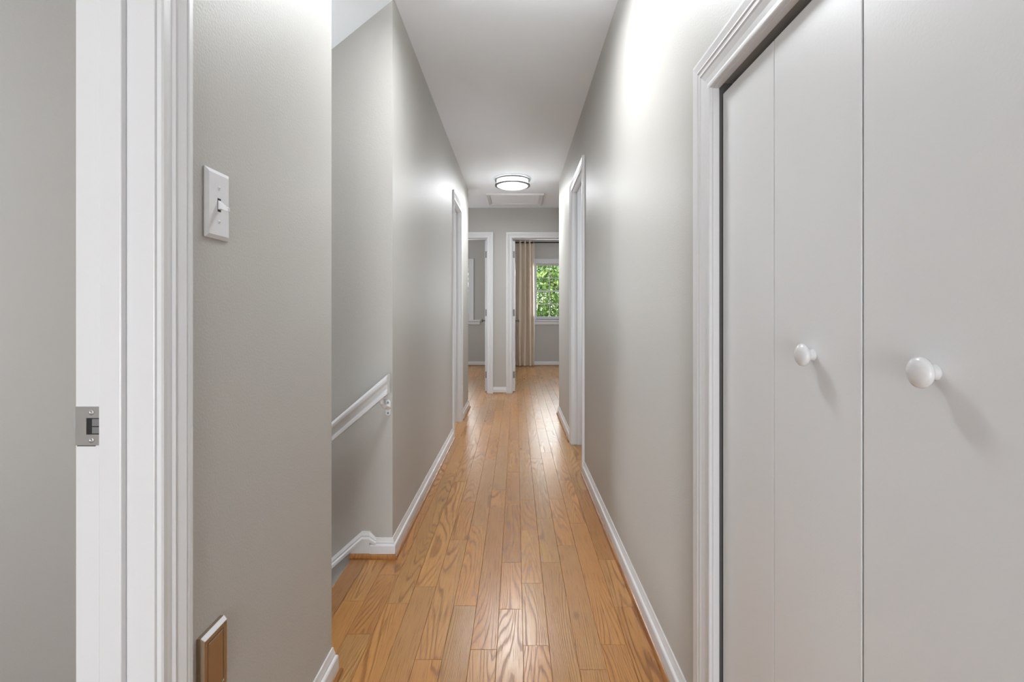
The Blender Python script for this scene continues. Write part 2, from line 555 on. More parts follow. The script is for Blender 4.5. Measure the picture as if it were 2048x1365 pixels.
# ---------------------------------------------------------------- stairs down
st = struct(build('stair_flight', boxes((-0.72, -0.69, ST0, ST1, -0.205, -0.02)), M_TRIM))
tread_mesh = None
for i in range(11):
    xr = -0.705 - 0.25 * i
    zt = -0.205 * (i + 1)
    if tread_mesh is None:
        t_ = build('tread', boxes((-0.265, 0.0, ST0 + 0.001, ST1 - 0.001, -0.025, 0.0)), M_OAK, st, bevel=0.008)
        r_ = build('riser', boxes((-0.255, -0.24, ST0 + 0.001, ST1 - 0.001, -0.205, -0.0255)), M_TRIM, st)
        tread_mesh, riser_mesh = t_, r_
    else:
        t_ = tread_mesh.copy(); COL.objects.link(t_)
        r_ = riser_mesh.copy(); COL.objects.link(r_)
    t_.color = (0.44, 0.23, 0.10, 1)
    t_.location = r_.location = (xr, 0, zt)
struct(build('floor_lower', boxes((-4.0, -0.6, ST0 - T, ST1 + T, -2.9, -2.8)), M_OAK_S))

# ---------------------------------------------------------------- door and window trims
CPROF = [(0, 0), (0, 0.0075), (0.003, 0.0095), (0.012, 0.0085), (0.022, 0.0092), (0.026, 0.0125), (0.029, 0.0105),
         (0.033, 0.0115), (0.046, 0.0165), (0.049, 0.0150), (0.053, 0.0165), (0.0615, 0.0165), (0.065, 0.0145), (0.065, 0)]


def casing_bm(P, a0, a1, top, width=0.065, thick=1.0, z0=0.0, prof=CPROF, sill=False):
    s = width / 0.065
    rings = []
    for kind in ('a', 'b', 'c', 'd'):
        ring = []
        for u, v in prof:
            u *= s; v *= thick
            if kind == 'a': q = (a0 - u, z0, v)
            if kind == 'b': q = (a0 - u, top + u, v)
            if kind == 'c': q = (a1 + u, top + u, v)
            if kind == 'd': q = (a1 + u, z0, v)
            ring.append(P(*q))
        rings.append(ring)
    bm = bmesh.new()
    return loft(bm, rings)


PLf = lambda a, z, n: (XL + n, a, z)
PRt = lambda a, z, n: (XR - n, a, z)
PE = lambda a, z, n: (a, EY - n, z)
PF = lambda a, z, n: (a, FY - n, z)


def pbox(bm, P, a0, a1, z0, z1, n0, n1):
    v = [bm.verts.new(P(a, z, n)) for a, z, n in ((a0, z0, n0), (a1, z0, n0), (a1, z1, n0), (a0, z1, n0),
                                                  (a0, z0, n1), (a1, z0, n1), (a1, z1, n1), (a0, z1, n1))]
    for f in ((0, 3, 2, 1), (4, 5, 6, 7), (0, 1, 5, 4), (1, 2, 6, 5), (2, 3, 7, 6), (3, 0, 4, 7)):
        bm.faces.new([v[i] for i in f])
    return bm


def doorway(name, P, a0, a1, top, width=0.065, stop=0.04, stop_w=0.033, back=True):
    """casing + jamb + stop; n = 0 is the hall face, n = -T the room face"""
    c = struct(build(name, casing_bm(P, a0 - 0.005, a1 + 0.005, top + 0.005, width), M_TRIM))
    bm = bmesh.new()
    pbox(bm, P, a0 - 0.018, a0, 0, top + 0.018, -T - 0.001, 0.001)
    pbox(bm, P, a1, a1 + 0.018, 0, top + 0.018, -T - 0.001, 0.001)
    pbox(bm, P, a0, a1, top, top + 0.018, -T - 0.001, 0.001)
    build('jamb', bm, M_TRIM, c, bevel=0.0015)
    bm = bmesh.new()
    n0, n1 = -stop - stop_w, -stop
    pbox(bm, P, a0, a0 + 0.011, 0, top, n0, n1)
    pbox(bm, P, a1 - 0.011, a1, 0, top, n0, n1)
    pbox(bm, P, a0 + 0.011, a1 - 0.011, top - 0.011, top, n0, n1)
    build('door_stop', bm, M_TRIM, c, bevel=0.002)
    if back:
        B = lambda a, z, n: P(a, z, -T - n)
        build('back_casing', casing_bm(B, a0 - 0.005, a1 + 0.005, top + 0.005, width), M_TRIM, c)
    return c


tr1 = doorway('trim_1', PLf, ND0, ND1, DH, 0.062, back=False)
tr2 = doorway('trim_2', PLf, LD0, LD1, DH)
tr3 = doorway('trim_3', PRt, RD0, RD1, DH, 0.062)
tr4 = doorway('trim_4', PE, EL0, EL1, DH + 0.012, 0.072)
tr5 = doorway('trim_5', PE, ER0, ER1, DH + 0.012, 0.072)

# closet frame: wide casing, shallow jamb, track gap lined dark to paint in its shade
tr6 = struct(build('trim_6', casing_bm(PRt, CL0 - 0.003, CL1 + 0.003, CH + 0.003, 0.084, 0.95,
      prof=[(0, 0), (0, 0.0085), (0.002, 0.0095), (0.006, 0.0095), (0.010, 0.008), (0.020, 0.009), (0.031, 0.0125), (0.034, 0.015),
            (0.037, 0.0135), (0.041, 0.0138), (0.044, 0.0165), (0.047, 0.0155), (0.060, 0.0175), (0.062, 0.0165), (0.065, 0.0165), (0.065, 0)]), M_TRIM))
bm = bmesh.new()
pbox(bm, PRt, CL0 - 0.012, CL0, 0, CH + 0.012, -0.014, 0.001)
pbox(bm, PRt, CL1, CL1 + 0.012, 0, CH + 0.012, -0.014, 0.001)
pbox(bm, PRt, CL0, CL1, CH, CH + 0.012, -0.014, 0.001)
build('jamb', bm, M_TRIM, tr6, bevel=0.001)
bm = bmesh.new()
pbox(bm, PRt, CL0 - 0.012, CL0 - 0.002, 0, CH + 0.012, -T, -0.014)
pbox(bm, PRt, CL1 + 0.002, CL1 + 0.012, 0, CH + 0.012, -T, -0.014)
pbox(bm, PRt, CL0, CL1, CH + 0.030, CH + 0.040, -T, -0.014)
build('track_gap_lining', bm, M_SLOT, tr6)  # lining coloured dark so the gap reads as shaded

# strike plate on the near jamb (faces the camera at y = ND1)
sp = bmesh.new()
sx0, sx1, sz0, sz1 = -0.6505, -0.6140, 0.864, 0.921
hx0, hx1, hz0, hz1 = -0.6345, -0.6150, 0.880, 0.9045
y1, y0_ = ND1 - 0.0002, ND1 - 0.0018
for b in ((sx0, hx0, y0_, y1, sz0, sz1), (hx1, sx1, y0_, y1, sz0, sz1), (hx0, hx1, y0_, y1, sz0, hz0), (hx0, hx1, y0_, y1, hz1, sz1)):
    box(sp, *b)
# curved lip past the jamb edge
lip = []
for i in range(7):
    a = i / 6
    hh = math.cos((a * 2 - 1) * PI / 2) if False else 1
    zz = sz0 + 0.003 + (sz1 - sz0 - 0.006) * a
    ex = 0.0055 * math.sin(PI * a) ** 0.6 if 0 < a < 1 else 0
    lip.append([(sx0 + 0.001, y0_, zz), (sx0 - ex, y0_ + 0.003, zz), (sx0 - ex, y0_ + 0.0045, zz), (sx0 + 0.001, y0_ + 0.0016, zz)])
loft(sp, lip)
plate = build('strike_plate', sp, M_STEEL, tr1)
plate['label'] = 'steel strike plate with a dark latch hole'
hole = build('latch_hole', boxes((hx0, hx1, ND1 - 0.0006, ND1 - 0.0001, hz0, hz1)), M_BLACK, plate)
build('latch_tab', boxes((-0.6265, hx1, ND1 - 0.0012, ND1 - 0.0007, 0.8925, 0.903), (-0.6265, hx1 - 0.001, ND1 - 0.0012, ND1 - 0.0007, 0.8815, 0.8910)), M_HINGE, plate)
for zc in (0.9130, 0.8720):
    s = bmesh.new()
    lathe(s, [(0.0042, 0), (0.0042, -0.0006), (0.003, -0.0012), (0.0012, -0.0012), (0.001, -0.0006), (0, -0.0006)], 20, (-0.6268, y0_, zc), 'y')
    build('screw', s, M_STEEL, plate, smooth=True)
build('rust_gap', boxes((-0.649, -0.622, ND1 - 0.0008, ND1 - 0.0001, 0.8625, 0.8638)), M_DARK, plate)

# ---------------------------------------------------------------- doors
def knob_bm(bm, c, axis, sgn, r=0.026, reach=0.06, rose=0.032):
    prof = [(rose, 0), (rose, 0.004), (rose * 0.5, 0.009), (0.010, 0.012), (0.009, reach * 0.5), (r * 0.6, reach * 0.58),
            (r, reach * 0.75), (r * 0.98, reach * 0.88), (r * 0.6, reach), (0, reach)]
    lathe(bm, [(a, h * sgn) for a, h in prof], 24, c, axis)
    return bm


def panel_door(bm, w, h, t=0.035):
    """six-panel slab: x 0..w, y 0..t, z 0.008..h"""
    z0 = 0.008
    box(bm, 0.001, w - 0.001, 0.007, t - 0.007, z0, h)
    sw = 0.11
    for a, b in ((0, sw), (w / 2 - 0.05, w / 2 + 0.05), (w - sw, w)):
        box(bm, a, b, 0, t, z0, h)
    for a, b in ((z0, 0.22), (0.86, 1.02), (1.58, 1.68), (h - 0.12, h)):
        box(bm, 0.0005, w - 0.0005, 0.0002, t - 0.0002, a, b)
    for xa, xb in ((sw, w / 2 - 0.05), (w / 2 + 0.05, w - sw)):
        for za, zb in ((0.22, 0.86), (1.02, 1.58), (1.68, h - 0.12)):
            box(bm, xa + 0.022, xb - 0.022, 0.002, t - 0.002, za + 0.022, zb - 0.022)
    return bm


def hinge(bm, x, y, z):
    box(bm, x - 0.014, x + 0.014, y - 0.0025, y, z - 0.045, z + 0.045)
    lathe(bm, [(0.005, z - 0.047), (0.005, z + 0.047)], 10, (x + 0.016, y - 0.001, 0))
    return bm


def swung_door(name, hx, hy, ang, flip, w=0.755, knob_z=0.945):
    """hinged at (hx,hy), swung into the bedroom; local x along the slab, y its thickness"""
    bm = panel_door(bmesh.new(), w, DH)
    d = build(name, bm, M_TRIM)
    struct(d)
    d.matrix_world = Matrix.Translation((hx, hy, 0)) @ Matrix.Rotation(ang, 4, 'Z')
    for s, c in ((-1, 0.0), (1, 0.035)):
        k = bmesh.new()
        knob_bm(k, (w - 0.07, c, knob_z), 'y', s)
        build('door_knob', k, M_BRONZE if False else M_HINGE, d, smooth=True)
    for z in (0.23, 1.06, 1.84):
        g = bmesh.new()
        box(g, -0.002, 0.0, 0.003, 0.030, z - 0.045, z + 0.045)
        lathe(g, [(0.0055, z - 0.047), (0.0055, z + 0.047)], 10, (-0.004, 0.033 if flip > 0 else 0.002, 0))
        build('hinge', g, M_HINGE, d)
    return d


# local y axis (thickness) points to -x when the slab runs along +y (rotation ~90 deg)
swung_door('door_1', -0.3795, EY + T + 0.012, math.radians(93.0), -1)
swung_door('door_2', -0.0135, EY + T + 0.012, math.radians(89.6), 1)

# doors of the two side doorways, swung open into their rooms
for nm, P, a0, a1, sg in (('door_3', PLf, LD0, LD1, -1), ('door_4', PRt, RD0, RD1, 1)):
    wd = a1 - a0 - 0.006
    bm = panel_door(bmesh.new(), wd, DH - 0.004)
    for v in bm.verts:
        v.co = Vector(P(a0 - 0.004 - v.co.y * 1.0, v.co.z, -T - 0.02 - v.co.x))
    d = struct(build(nm, bm, M_TRIM))
    k = bmesh.new()
    knob_bm(k, P(a0 - 0.004, 0.95, -T - wd + 0.05), 'y', 1, reach=0.05)
    build('door_knob', k, M_HINGE, d, smooth=True)

# folding closet doors: two pairs of flat panels
DX = 0.470
edges = [1.1353, 0.9109, 0.6782, 0.4455, 0.2130]
for nm, (ea, eb, ec), ky in (('door_5', edges[0:3], 0.791), ('door_6', edges[2:5], 0.5605)):
    root = bpy.data.objects.new(nm, None)
    COL.objects.link(root)
    root.location = (DX, eb, 0)
    struct(root)
    bpy.context.view_layer.update()
    for (p, q, g0, g1) in ((ea, eb, 0.0, 0.0010), (eb, ec, 0.0010, 0.0)):
        if nm == 'door_5' and q == ec: g1 = 0.0022
        if nm == 'door_6' and p == ea: g0 = 0.0022
        child('panel', boxes((DX, DX + 0.028, q + g1, p - g0, 0.012, 1.557)), M_CLOSET, root, bevel=0.0008)
    k = bmesh.new()
    lathe(k, [(0.0092, 0), (0.0092, -0.001), (0.0082, -0.004), (0.0080, -0.008), (0.0110, -0.0105), (0.0165, -0.0135), (0.0178, -0.0165),
              (0.0172, -0.0195), (0.0140, -0.0225), (0.008, -0.0245), (0, -0.0250)], 32, (DX, ky, 0.993), 'x')
    kb = child('knob', k, M_KNOB, root, smooth=True)
    for z in (0.3, 1.3):
        child('hinge', boxes((DX + 0.0275, DX + 0.030, eb - 0.02, eb + 0.02, z - 0.03, z + 0.03)), M_HINGE, root)

# ---------------------------------------------------------------- baseboards
baseboard('baseboard_left', [(XL, ND1 + 0.067), (XL, ST0), (XL - T, ST0)], -1)
baseboard('baseboard_left_far', [(XL - 0.095, ST1), (XL, ST1), (XL, LD0 - 0.070)], -1)
baseboard('baseboard_left_end', [(XL, LD1 + 0.070), (XL, LE), (-1.65, LE)], -1)
baseboard('baseboard_end', [(EL1 + 0.077, EY), (ER0 - 0.077, EY)], -1)
baseboard('baseboard_right', [(XR, CL1 + 0.087), (XR, RD0 - 0.067)], 1)
baseboard('baseboard_right_end', [(XR, RD1 + 0.067), (XR, RE), (1.35, RE)], 1)
baseboard('baseboard_far_left', [(-3.2, FY), (-0.262, FY)], -1)
baseboard('baseboard_far_right', [(-0.162, FY), (3.2, FY)], -1)

# raised and raking cap of the stair wall, in the plane of that wall
xa, xb = XL - 0.095, -0.665
S = 0.887
def rake(prof_lo, prof_hi, out):
    pass
bm = bmesh.new()
# path of the top edge: short return slope, flat, then raking down the stairs
path = [(-0.606, 0.082), (-0.634, 0.112), (-0.668, 0.112), (-0.668 - 2.6, 0.112 - 2.6 * S)]
RP = [(0, 0), (0.004, 0), (0.006, -0.008), (0.0085, -0.016), (0.0075, -0.022), (0.013, -0.030), (0.013, -0.044), (0, -0.044)]
rings = []
for i, (x, z) in enumerate(path):
    ring = []
    for o_, d in RP:
        dd = d if i in (1, 2) else (d * 0.55 if i == 0 else d * 1.25)
        ring.append((x, ST1 - o_, z + dd))
    rings.append(ring)
loft(bm, rings)
rk = struct(build('baseboard_stair', bm, M_TRIM))
bm = bmesh.new()
prism(bm, [(-0.632, 0.0), (-0.632, 0.082), (-0.665, 0.082), (-0.715, 0.036), (-0.715, 0.0)], 'y', ST1 - 0.012, ST1)
build('skirt_board', bm, M_TRIM, rk)
sh = bmesh.new()
for i, (a, b, r) in enumerate(((-0.716, -0.6195, 0.0135), (-0.6190, -0.5210, 0.0150))):
    c0 = []
    pr = [(0.0125, 0.0), (0.014 + r, 0.0), (0.0135 + r, 0.008), (0.009 + r, 0.015), (0.004 + r, 0.019), (0.0125, 0.020)]
    loft(sh, [[(a, ST1 - o_, z) for o_, z in pr], [(b, ST1 - o_, z) for o_, z in pr]])
build('shoe_moulding', sh, M_SHOE, rk)

# ---------------------------------------------------------------- handrail
hr = thing('handrail', 'white painted wooden handrail sloping down the stairwell wall', 'handrail', (-0.531, 2.085, 0.80))
SL = 0.855
prof = [(-0.030, -0.004), (-0.027, 0.004), (-0.018, 0.008), (0.018, 0.008), (0.027, 0.004), (0.030, -0.004), (0.030, -0.016),
        (0.022, -0.026), (0.020, -0.046), (0.024, -0.052), (0.026, -0.066), (-0.026, -0.066), (-0.024, -0.052), (-0.020, -0.046), (-0.022, -0.026), (-0.030, -0.016)]
rings = []
for dx in (0, -3.0):
    rings.append([(-0.531 + dx, 2.083 + a, 0.796 + dx * SL + b * 1.1) for a, b in prof])
child('rail', loft(bmesh.new(), rings), M_TRIM, hr, bevel=0.0025)


def tube(bm, pts, r, n=10):
    rings = []
    for i, p in enumerate(pts):
        p = Vector(p)
        d = (Vector(pts[min(i + 1, len(pts) - 1)]) - Vector(pts[max(i - 1, 0)])).normalized()
        up = Vector((0, 0, 1)) if abs(d.z) < 0.9 else Vector((1, 0, 0))
        u = d.cross(up).normalized(); v = d.cross(u)
        rr = r[i] if isinstance(r, (list, tuple)) else r
        rings.append([p + (u * math.cos(2 * PI * k / n) + v * math.sin(2 * PI * k / n)) * rr for k in range(n)])
    return loft(bm, rings)


for bx in (-0.556, -1.45, -2.35):
    zt = 0.796 + (bx + 0.531) * SL - 0.070
    bm = bmesh.new()
    tube(bm, [(bx - 0.004, 2.083, zt + 0.002), (bx - 0.004, 2.086, zt - 0.020), (bx, 2.105, zt - 0.038), (bx + 0.002, 2.168, zt - 0.056)], [0.009, 0.0095, 0.010, 0.012])
    box(bm, bx - 0.02, bx + 0.012, 2.075, 2.093, zt - 0.001, zt + 0.004)
    # wall plate with rounded ends
    pl = [(bx + 0.002 + 0.0105 * math.cos(a) * 1.0, zt - 0.056 + (0.023 if math.sin(a) > 0 else -0.023) + 0.0105 * math.sin(a)) for a in [2 * PI * i / 20 for i in range(20)]]
    prism(bm, pl, 'y', 2.163, 2.1698)
    br = child('wall_bracket', bm, M_TRIM, hr, bevel=0.001)
    for dz in (-0.079, -0.033):
        s = bmesh.new()
        lathe(s, [(0.0042, 2.163), (0.0042, 2.1620), (0.002, 2.1612), (0, 2.1612)], 12, (bx + 0.002, 0, zt + dz), 'y')
        bmesh.ops.translate(s, vec=-Vector(hr.location), verts=s.verts[:])
        build('screw', s, M_HINGE, br, smooth=True)

# ---------------------------------------------------------------- light switch
SY, SZ = 0.892, 1.252
lsw = thing('light_switch', 'white toggle light switch on the near left wall', 'switch', (XL, SY, SZ))


def plate_bm(y, z, hw, hh, th, inset=0.007):
    r1 = [(XL + 0.0002, y + a, z + b) for a, b in ((-hw, -hh), (hw, -hh), (hw, hh), (-hw, hh))]
    r2 = [(XL + th * 0.45, y + a, z + b) for a, b in ((-hw, -hh), (hw, -hh), (hw, hh), (-hw, hh))]
    r3 = [(XL + th, y + a, z + b) for a, b in ((-hw + inset, -hh + inset), (hw - inset, -hh + inset), (hw - inset, hh - inset), (-hw + inset, hh - inset))]
    return loft(bmesh.new(), [r1, r2, r3])


child('plate', plate_bm(SY, SZ, 0.036, 0.0610, 0.0065), M_PLATE, lsw, bevel=0.0012)
bm = boxes((XL + 0.0060, XL + 0.0068, SY - 0.0048, SY + 0.0048, SZ - 0.0118, SZ + 0.0118))
child('slot', bm, M_BLACK, lsw)
bm = bmesh.new()
loft(bm, [[(XL + 0.0066, SY + a, SZ + b) for a, b in ((-0.0042, -0.0085), (0.0042, -0.0085), (0.0042, 0.0085), (-0.0042, 0.0085))],
          [(XL + 0.0125, SY + a, SZ + b) for a, b in ((-0.0040, -0.0075), (0.0040, -0.0075), (0.0040, 0.0035), (-0.0040, 0.0035))],
          [(XL + 0.0240, SY + a, SZ + b) for a, b in ((-0.0034, -0.0120), (0.0034, -0.0120), (0.0034, -0.0050), (-0.0034, -0.0050))]])
child('toggle', bm, M_PLATE, lsw, bevel=0.0008)
for dz in (-0.030, 0.030):
    s = bmesh.new()
    lathe(s, [(0.0034, XL + 0.0064), (0.0034, XL + 0.0070), (0.0022, XL + 0.0076), (0, XL + 0.0076)], 16, (0, SY, SZ + dz), 'x')
    sc = child('screw', s, M_PLATE, lsw, smooth=True)
    s = boxes((XL + 0.0074, XL + 0.0078, SY - 0.0022, SY + 0.0022, SZ + dz - 0.0005, SZ + dz + 0.0005))
    bmesh.ops.translate(s, vec=-Vector(lsw.location), verts=s.verts[:])
    build('screw_slot', s, M_HINGE, sc)

# ---------------------------------------------------------------- low bronze wall plate
WY, WZ = 0.872, 0.450
wp = thing('wall_plate', 'brown metallic wall plate low on the near left wall', 'wall plate', (XL, WY, WZ))
bm = bmesh.new()
hw, hh = 0.034, 0.062
R = lambda x, i, j: [(XL + x, WY + a, WZ + b) for a, b in ((-hw + i, -hh + j), (hw - i, -hh + j), (hw - i, hh - j), (-hw + i, hh - j))]
loft(bm, [R(0.0002, 0, 0), R(0.007, 0.0, 0.0), R(0.0135, 0.002, 0.006), R(0.0135, 0.010, 0.014), R(0.0105, 0.011, 0.015)])
child('plate', bm, M_BROWNPLATE, wp, bevel=0.0008)
bm = bmesh.new()
loft(bm, [R(0.0104, 0.012, 0.016), R(0.0125, 0.012, 0.016), R(0.0135, 0.014, 0.018)])
child('insert', bm, M_BROWNPLATE, wp)
bm = bmesh.new()
loft(bm, [R(0.0069, 0.0005, 0.0)[2:] + [(XL + 0.0134, WY - hw + 0.0025, WZ + hh - 0.006), (XL + 0.0134, WY + hw - 0.0025, WZ + hh - 0.006)],
          [(x + 0.0004, y, z + 0.0004) for x, y, z in (R(0.0069, 0.0005, 0.0)[2:] + [(XL + 0.0134, WY - hw + 0.0025, WZ + hh - 0.006), (XL + 0.0134, WY + hw - 0.0025, WZ + hh - 0.006)])]])
top = child('top_edge_highlight', bm, M_PLATE, wp)  # pale strip paints in the light caught by the top bevel
top['label'] = 'pale strip standing for light on the top bevel of the brown plate'

# ---------------------------------------------------------------- ceiling lights
def ceiling_light(loc, label, down, glow):
    t = thing('ceiling_light', label, 'ceiling light', loc, 'flush ceiling lights of the hall')
    b = bmesh.new()
    lathe(b, [(0.150, 0), (0.150, -0.016), (0.0, -0.016)], 40)
    build('base_pan', b, M_PLATE, t, smooth=False)
    d = bmesh.new()
    lathe(d, [(0.162, -0.0725), (0.158, -0.078), (0.140, -0.086), (0.10, -0.093), (0.05, -0.097), (0, -0.098)], 48)
    build('diffuser', d, M_DIFF, t, smooth=True)
    d = bmesh.new()
    lathe(d, [(0.160, -0.0165), (0.162, -0.072)], 48)
    build('drum', d, M_DIFFS, t, smooth=True)
    for zc in (-0.016, -0.070):
        r = bmesh.new()
        lathe(r, [(0.164, zc - 0.005), (0.181, zc - 0.005), (0.181, zc + 0.005), (0.164, zc + 0.005), (0.164, zc - 0.005)], 64)
        build('ring', r, M_BRONZE, t)
    for a in (60, 180, 300):
        a = math.radians(a - 4)
        p = bmesh.new()
        tube(p, [(0.173 * math.cos(a), 0.173 * math.sin(a), -0.067), (0.173 * math.cos(a), 0.173 * math.sin(a), -0.02)], 0.0028)
        build('post', p, M_BRONZE, t)
    for kind_, z_, e_ in (('AREA', -0.099, down), ('POINT', -0.16, glow)):
        ld = bpy.data.lights.new('lamp_glow', kind_)
        ld.energy = e_
        ld.color = (0.93, 0.97, 1.0)
        if kind_ == 'AREA':
            ld.shape = 'DISK'; ld.size = 0.30
        else:
            ld.shadow_soft_size = 0.08
        lo = bpy.data.objects.new('lamp_glow', ld)
        lo.location = (0, 0, z_); lo.parent = t
        COL.objects.link(lo)
    return t


ceiling_light((-0.036, 5.146, H), 'round white flush ceiling light with two dark metal rings, before the attic hatch', LAMP_DOWN[0], LAMP_GLOW[0])
ceiling_light((-0.040, 1.80, H), 'round white flush ceiling light beside the stair opening, nearer of the two', LAMP_DOWN[1], LAMP_GLOW[1])

# ---------------------------------------------------------------- attic hatch
ah = thing('attic_hatch', 'white framed attic access hatch in the hall ceiling behind the round light', 'hatch', (-0.012, 6.06, H))
hx, hy0, hy1 = 0.335, 5.78, 6.34
bm = bmesh.new()
fr = [(0, 0), (0, -0.016), (0.008, -0.020), (0.02, -0.017), (0.040, -0.012), (0.045, 0)]
rings = []
for sx_, sy_ in ((-1, -1), (1, -1), (1, 1), (-1, 1)):
    rings.append([(-0.012 + sx_ * (hx - u), (hy0 if sy_ < 0 else hy1) - sy_ * u, H + v) for u, v in fr])
RR = [[bm.verts.new(p) for p in r] for r in rings]
for i in range(4):
    a, b = RR[i], RR[(i + 1) % 4]
    for k in range(len(fr)):
        l = (k + 1) % len(fr)
        bm.faces.new((a[k], a[l], b[l], b[k]))
child('frame', bm, M_TRIM, ah)
child('panel', boxes((-0.012 - hx + 0.046, -0.012 + hx - 0.046, hy0 + 0.046, hy1 - 0.046, H - 0.006, H - 0.0005)), M_CEIL, ah, bevel=0.001)

# ---------------------------------------------------------------- windows
def window(name, x0, x1, z0, z1, cols, stool_l, stool_r):
    wroot = struct(build(name, casing_bm(PF, x0, x1, z1, 0.085, 1.0, z0 - 0.02), M_TRIM))
    build('window_sill', boxes((stool_l, stool_r, FY - 0.035, FY + 0.10, z0 - 0.052, z0 - 0.02)), M_TRIM, wroot, bevel=0.004)
    build('apron', boxes((stool_l + 0.01, stool_r - 0.01, FY - 0.018, FY - 0.0005, z0 - 0.115, z0 - 0.0525)), M_TRIM, wroot, bevel=0.003)
    fr = boxes((x0, x0 + 0.012, FY, FY + 0.15, z0 - 0.02, z1), (x1 - 0.012, x1, FY, FY + 0.15, z0 - 0.02, z1), (x0 + 0.012, x1 - 0.012, FY, FY + 0.15, z1 - 0.012, z1),
               (x0 + 0.012, x1 - 0.012, FY + 0.101, FY + 0.15, z0 - 0.02, z0 - 0.008))
    build('window_frame', fr, M_TRIM, wroot)
    zm = (z0 + z1) / 2
    for (za, zb, ya) in ((z0 - 0.008, zm + 0.016, FY + 0.060), (zm - 0.016, z1 - 0.012, FY + 0.092)):
        yb = ya + 0.030
        s = bmesh.new()
        sw = 0.018
        rb = 0.055 if za < zm - 0.1 else 0.030
        X0, X1 = x0 + 0.013, x1 - 0.013
        box(s, X0, X0 + sw, ya, yb, za, zb); box(s, X1 - sw, X1, ya, yb, za, zb)
        box(s, X0 + sw, X1 - sw, ya, yb, za, za + rb); box(s, X0 + sw, X1 - sw, ya, yb, zb - 0.030, zb)
        sash = build('sash', s, M_TRIM, wroot, bevel=0.002)
        ix0, ix1, iz0, iz1 = X0 + sw, X1 - sw, za + rb, zb - 0.030
        for i in range(1, cols):
            xm = ix0 + (ix1 - ix0) * i / cols
            build('muntin', boxes((xm - 0.007, xm + 0.007, ya + 0.004, yb - 0.004, iz0, iz1)), M_TRIM, sash)
        zc = (iz0 + iz1) / 2
        build('muntin', boxes((ix0, ix1, ya + 0.005, yb - 0.005, zc - 0.007, zc + 0.007)), M_TRIM, sash)
        for i in range(cols):
            for j in range(2):
                a = ix0 + (ix1 - ix0) * i / cols + 0.0072; b = ix0 + (ix1 - ix0) * (i + 1) / cols - 0.0072
                c = iz0 + 0.0002 if j == 0 else zc + 0.0072; d = zc - 0.0072 if j == 0 else iz1 - 0.0002
                build('pane', boxes((a, b, ya + 0.013, ya + 0.016, c, d)), M_GLASS, sash)
    return wroot


m, t, p = mat('window_glass')
t.nodes.remove(p)
tr = t.nodes.new('ShaderNodeBsdfTransparent'); tr.inputs[0].default_value = (0.96, 0.98, 0.97, 1)
gl = t.nodes.new('ShaderNodeBsdfGlossy'); gl.inputs['Roughness'].default_value = 0.02
fz = t.nodes.new('ShaderNodeFresnel'); fz.inputs[0].default_value = 1.3
ms = t.nodes.new('ShaderNodeMixShader')
t.links.new(fz.outputs[0], ms.inputs[0]); t.links.new(tr.outputs[0], ms.inputs[1]); t.links.new(gl.outputs[0], ms.inputs[2])
t.links.new(ms.outputs[0], t.nodes['Material Output'].inputs[0])
M_GLASS = m

window('window_1', WX0, WX1, WZ0, WZ1, 3, 0.27, 1.35)
window('window_2', VX0, VX1, WZ0, WZ1, 3, -1.90, -0.715)

# ---------------------------------------------------------------- curtain and rod
RODZ, RODY = 2.455, FY - 0.10
cr = thing('curtain_rod', 'black metal curtain rod above the bedroom window', 'curtain rod', (0.82, RODY, RODZ))
bm = bmesh.new()
tube(bm, [(-0.02, RODY, RODZ), (1.62, RODY, RODZ)], 0.012, 14)
child('rod', bm, M_ROD, cr)
for sx_ in (-0.02, 1.62):
    bm = bmesh.new()
    sg = -1 if sx_ < 0.5 else 1
    lathe(bm, [(0.012, 0), (0.018, sg * 0.006), (0.022, sg * 0.02), (0.018, sg * 0.034), (0, sg * 0.040)], 16, (sx_, RODY, RODZ), 'x')
    child('finial', bm, M_ROD, cr, smooth=True)
for bx in (0.30, 1.58):
    child('rod_bracket', boxes((bx - 0.006, bx + 0.006, RODY - 0.014, FY - 0.001, RODZ - 0.020, RODZ - 0.0125), (bx - 0.012, bx + 0.012, FY - 0.006, FY - 0.001, RODZ - 0.05, RODZ + 0.03)), M_ROD, cr)

m, t, p = mat('beige_linen')
p.inputs['Base Color'].default_value = (0.86, 0.75, 0.63, 1)
p.inputs['Roughness'].default_value = 0.85
tl = t.nodes.new('ShaderNodeBsdfTranslucent'); tl.inputs[0].default_value = (0.92, 0.80, 0.66, 1)
ms = t.nodes.new('ShaderNodeMixShader'); ms.inputs[0].default_value = 0.35
wv = t.nodes.new('ShaderNodeTexNoise'); wv.inputs['Scale'].default_value = 400
bp = t.nodes.new('ShaderNodeBump'); bp.inputs['Strength'].default_value = 0.15
t.links.new(wv.outputs['Fac'], bp.inputs['Height']); t.links.new(bp.outputs[0], p.inputs['Normal'])
t.links.new(p.outputs[0], ms.inputs[1]); t.links.new(tl.outputs[0], ms.inputs[2])
t.links.new(ms.outputs[0], t.nodes['Material Output'].inputs[0])
M_CURT = m
ct = thing('curtain', 'beige pleated floor-length curtain beside the bedroom window', 'curtain', (0.18, RODY, 0))


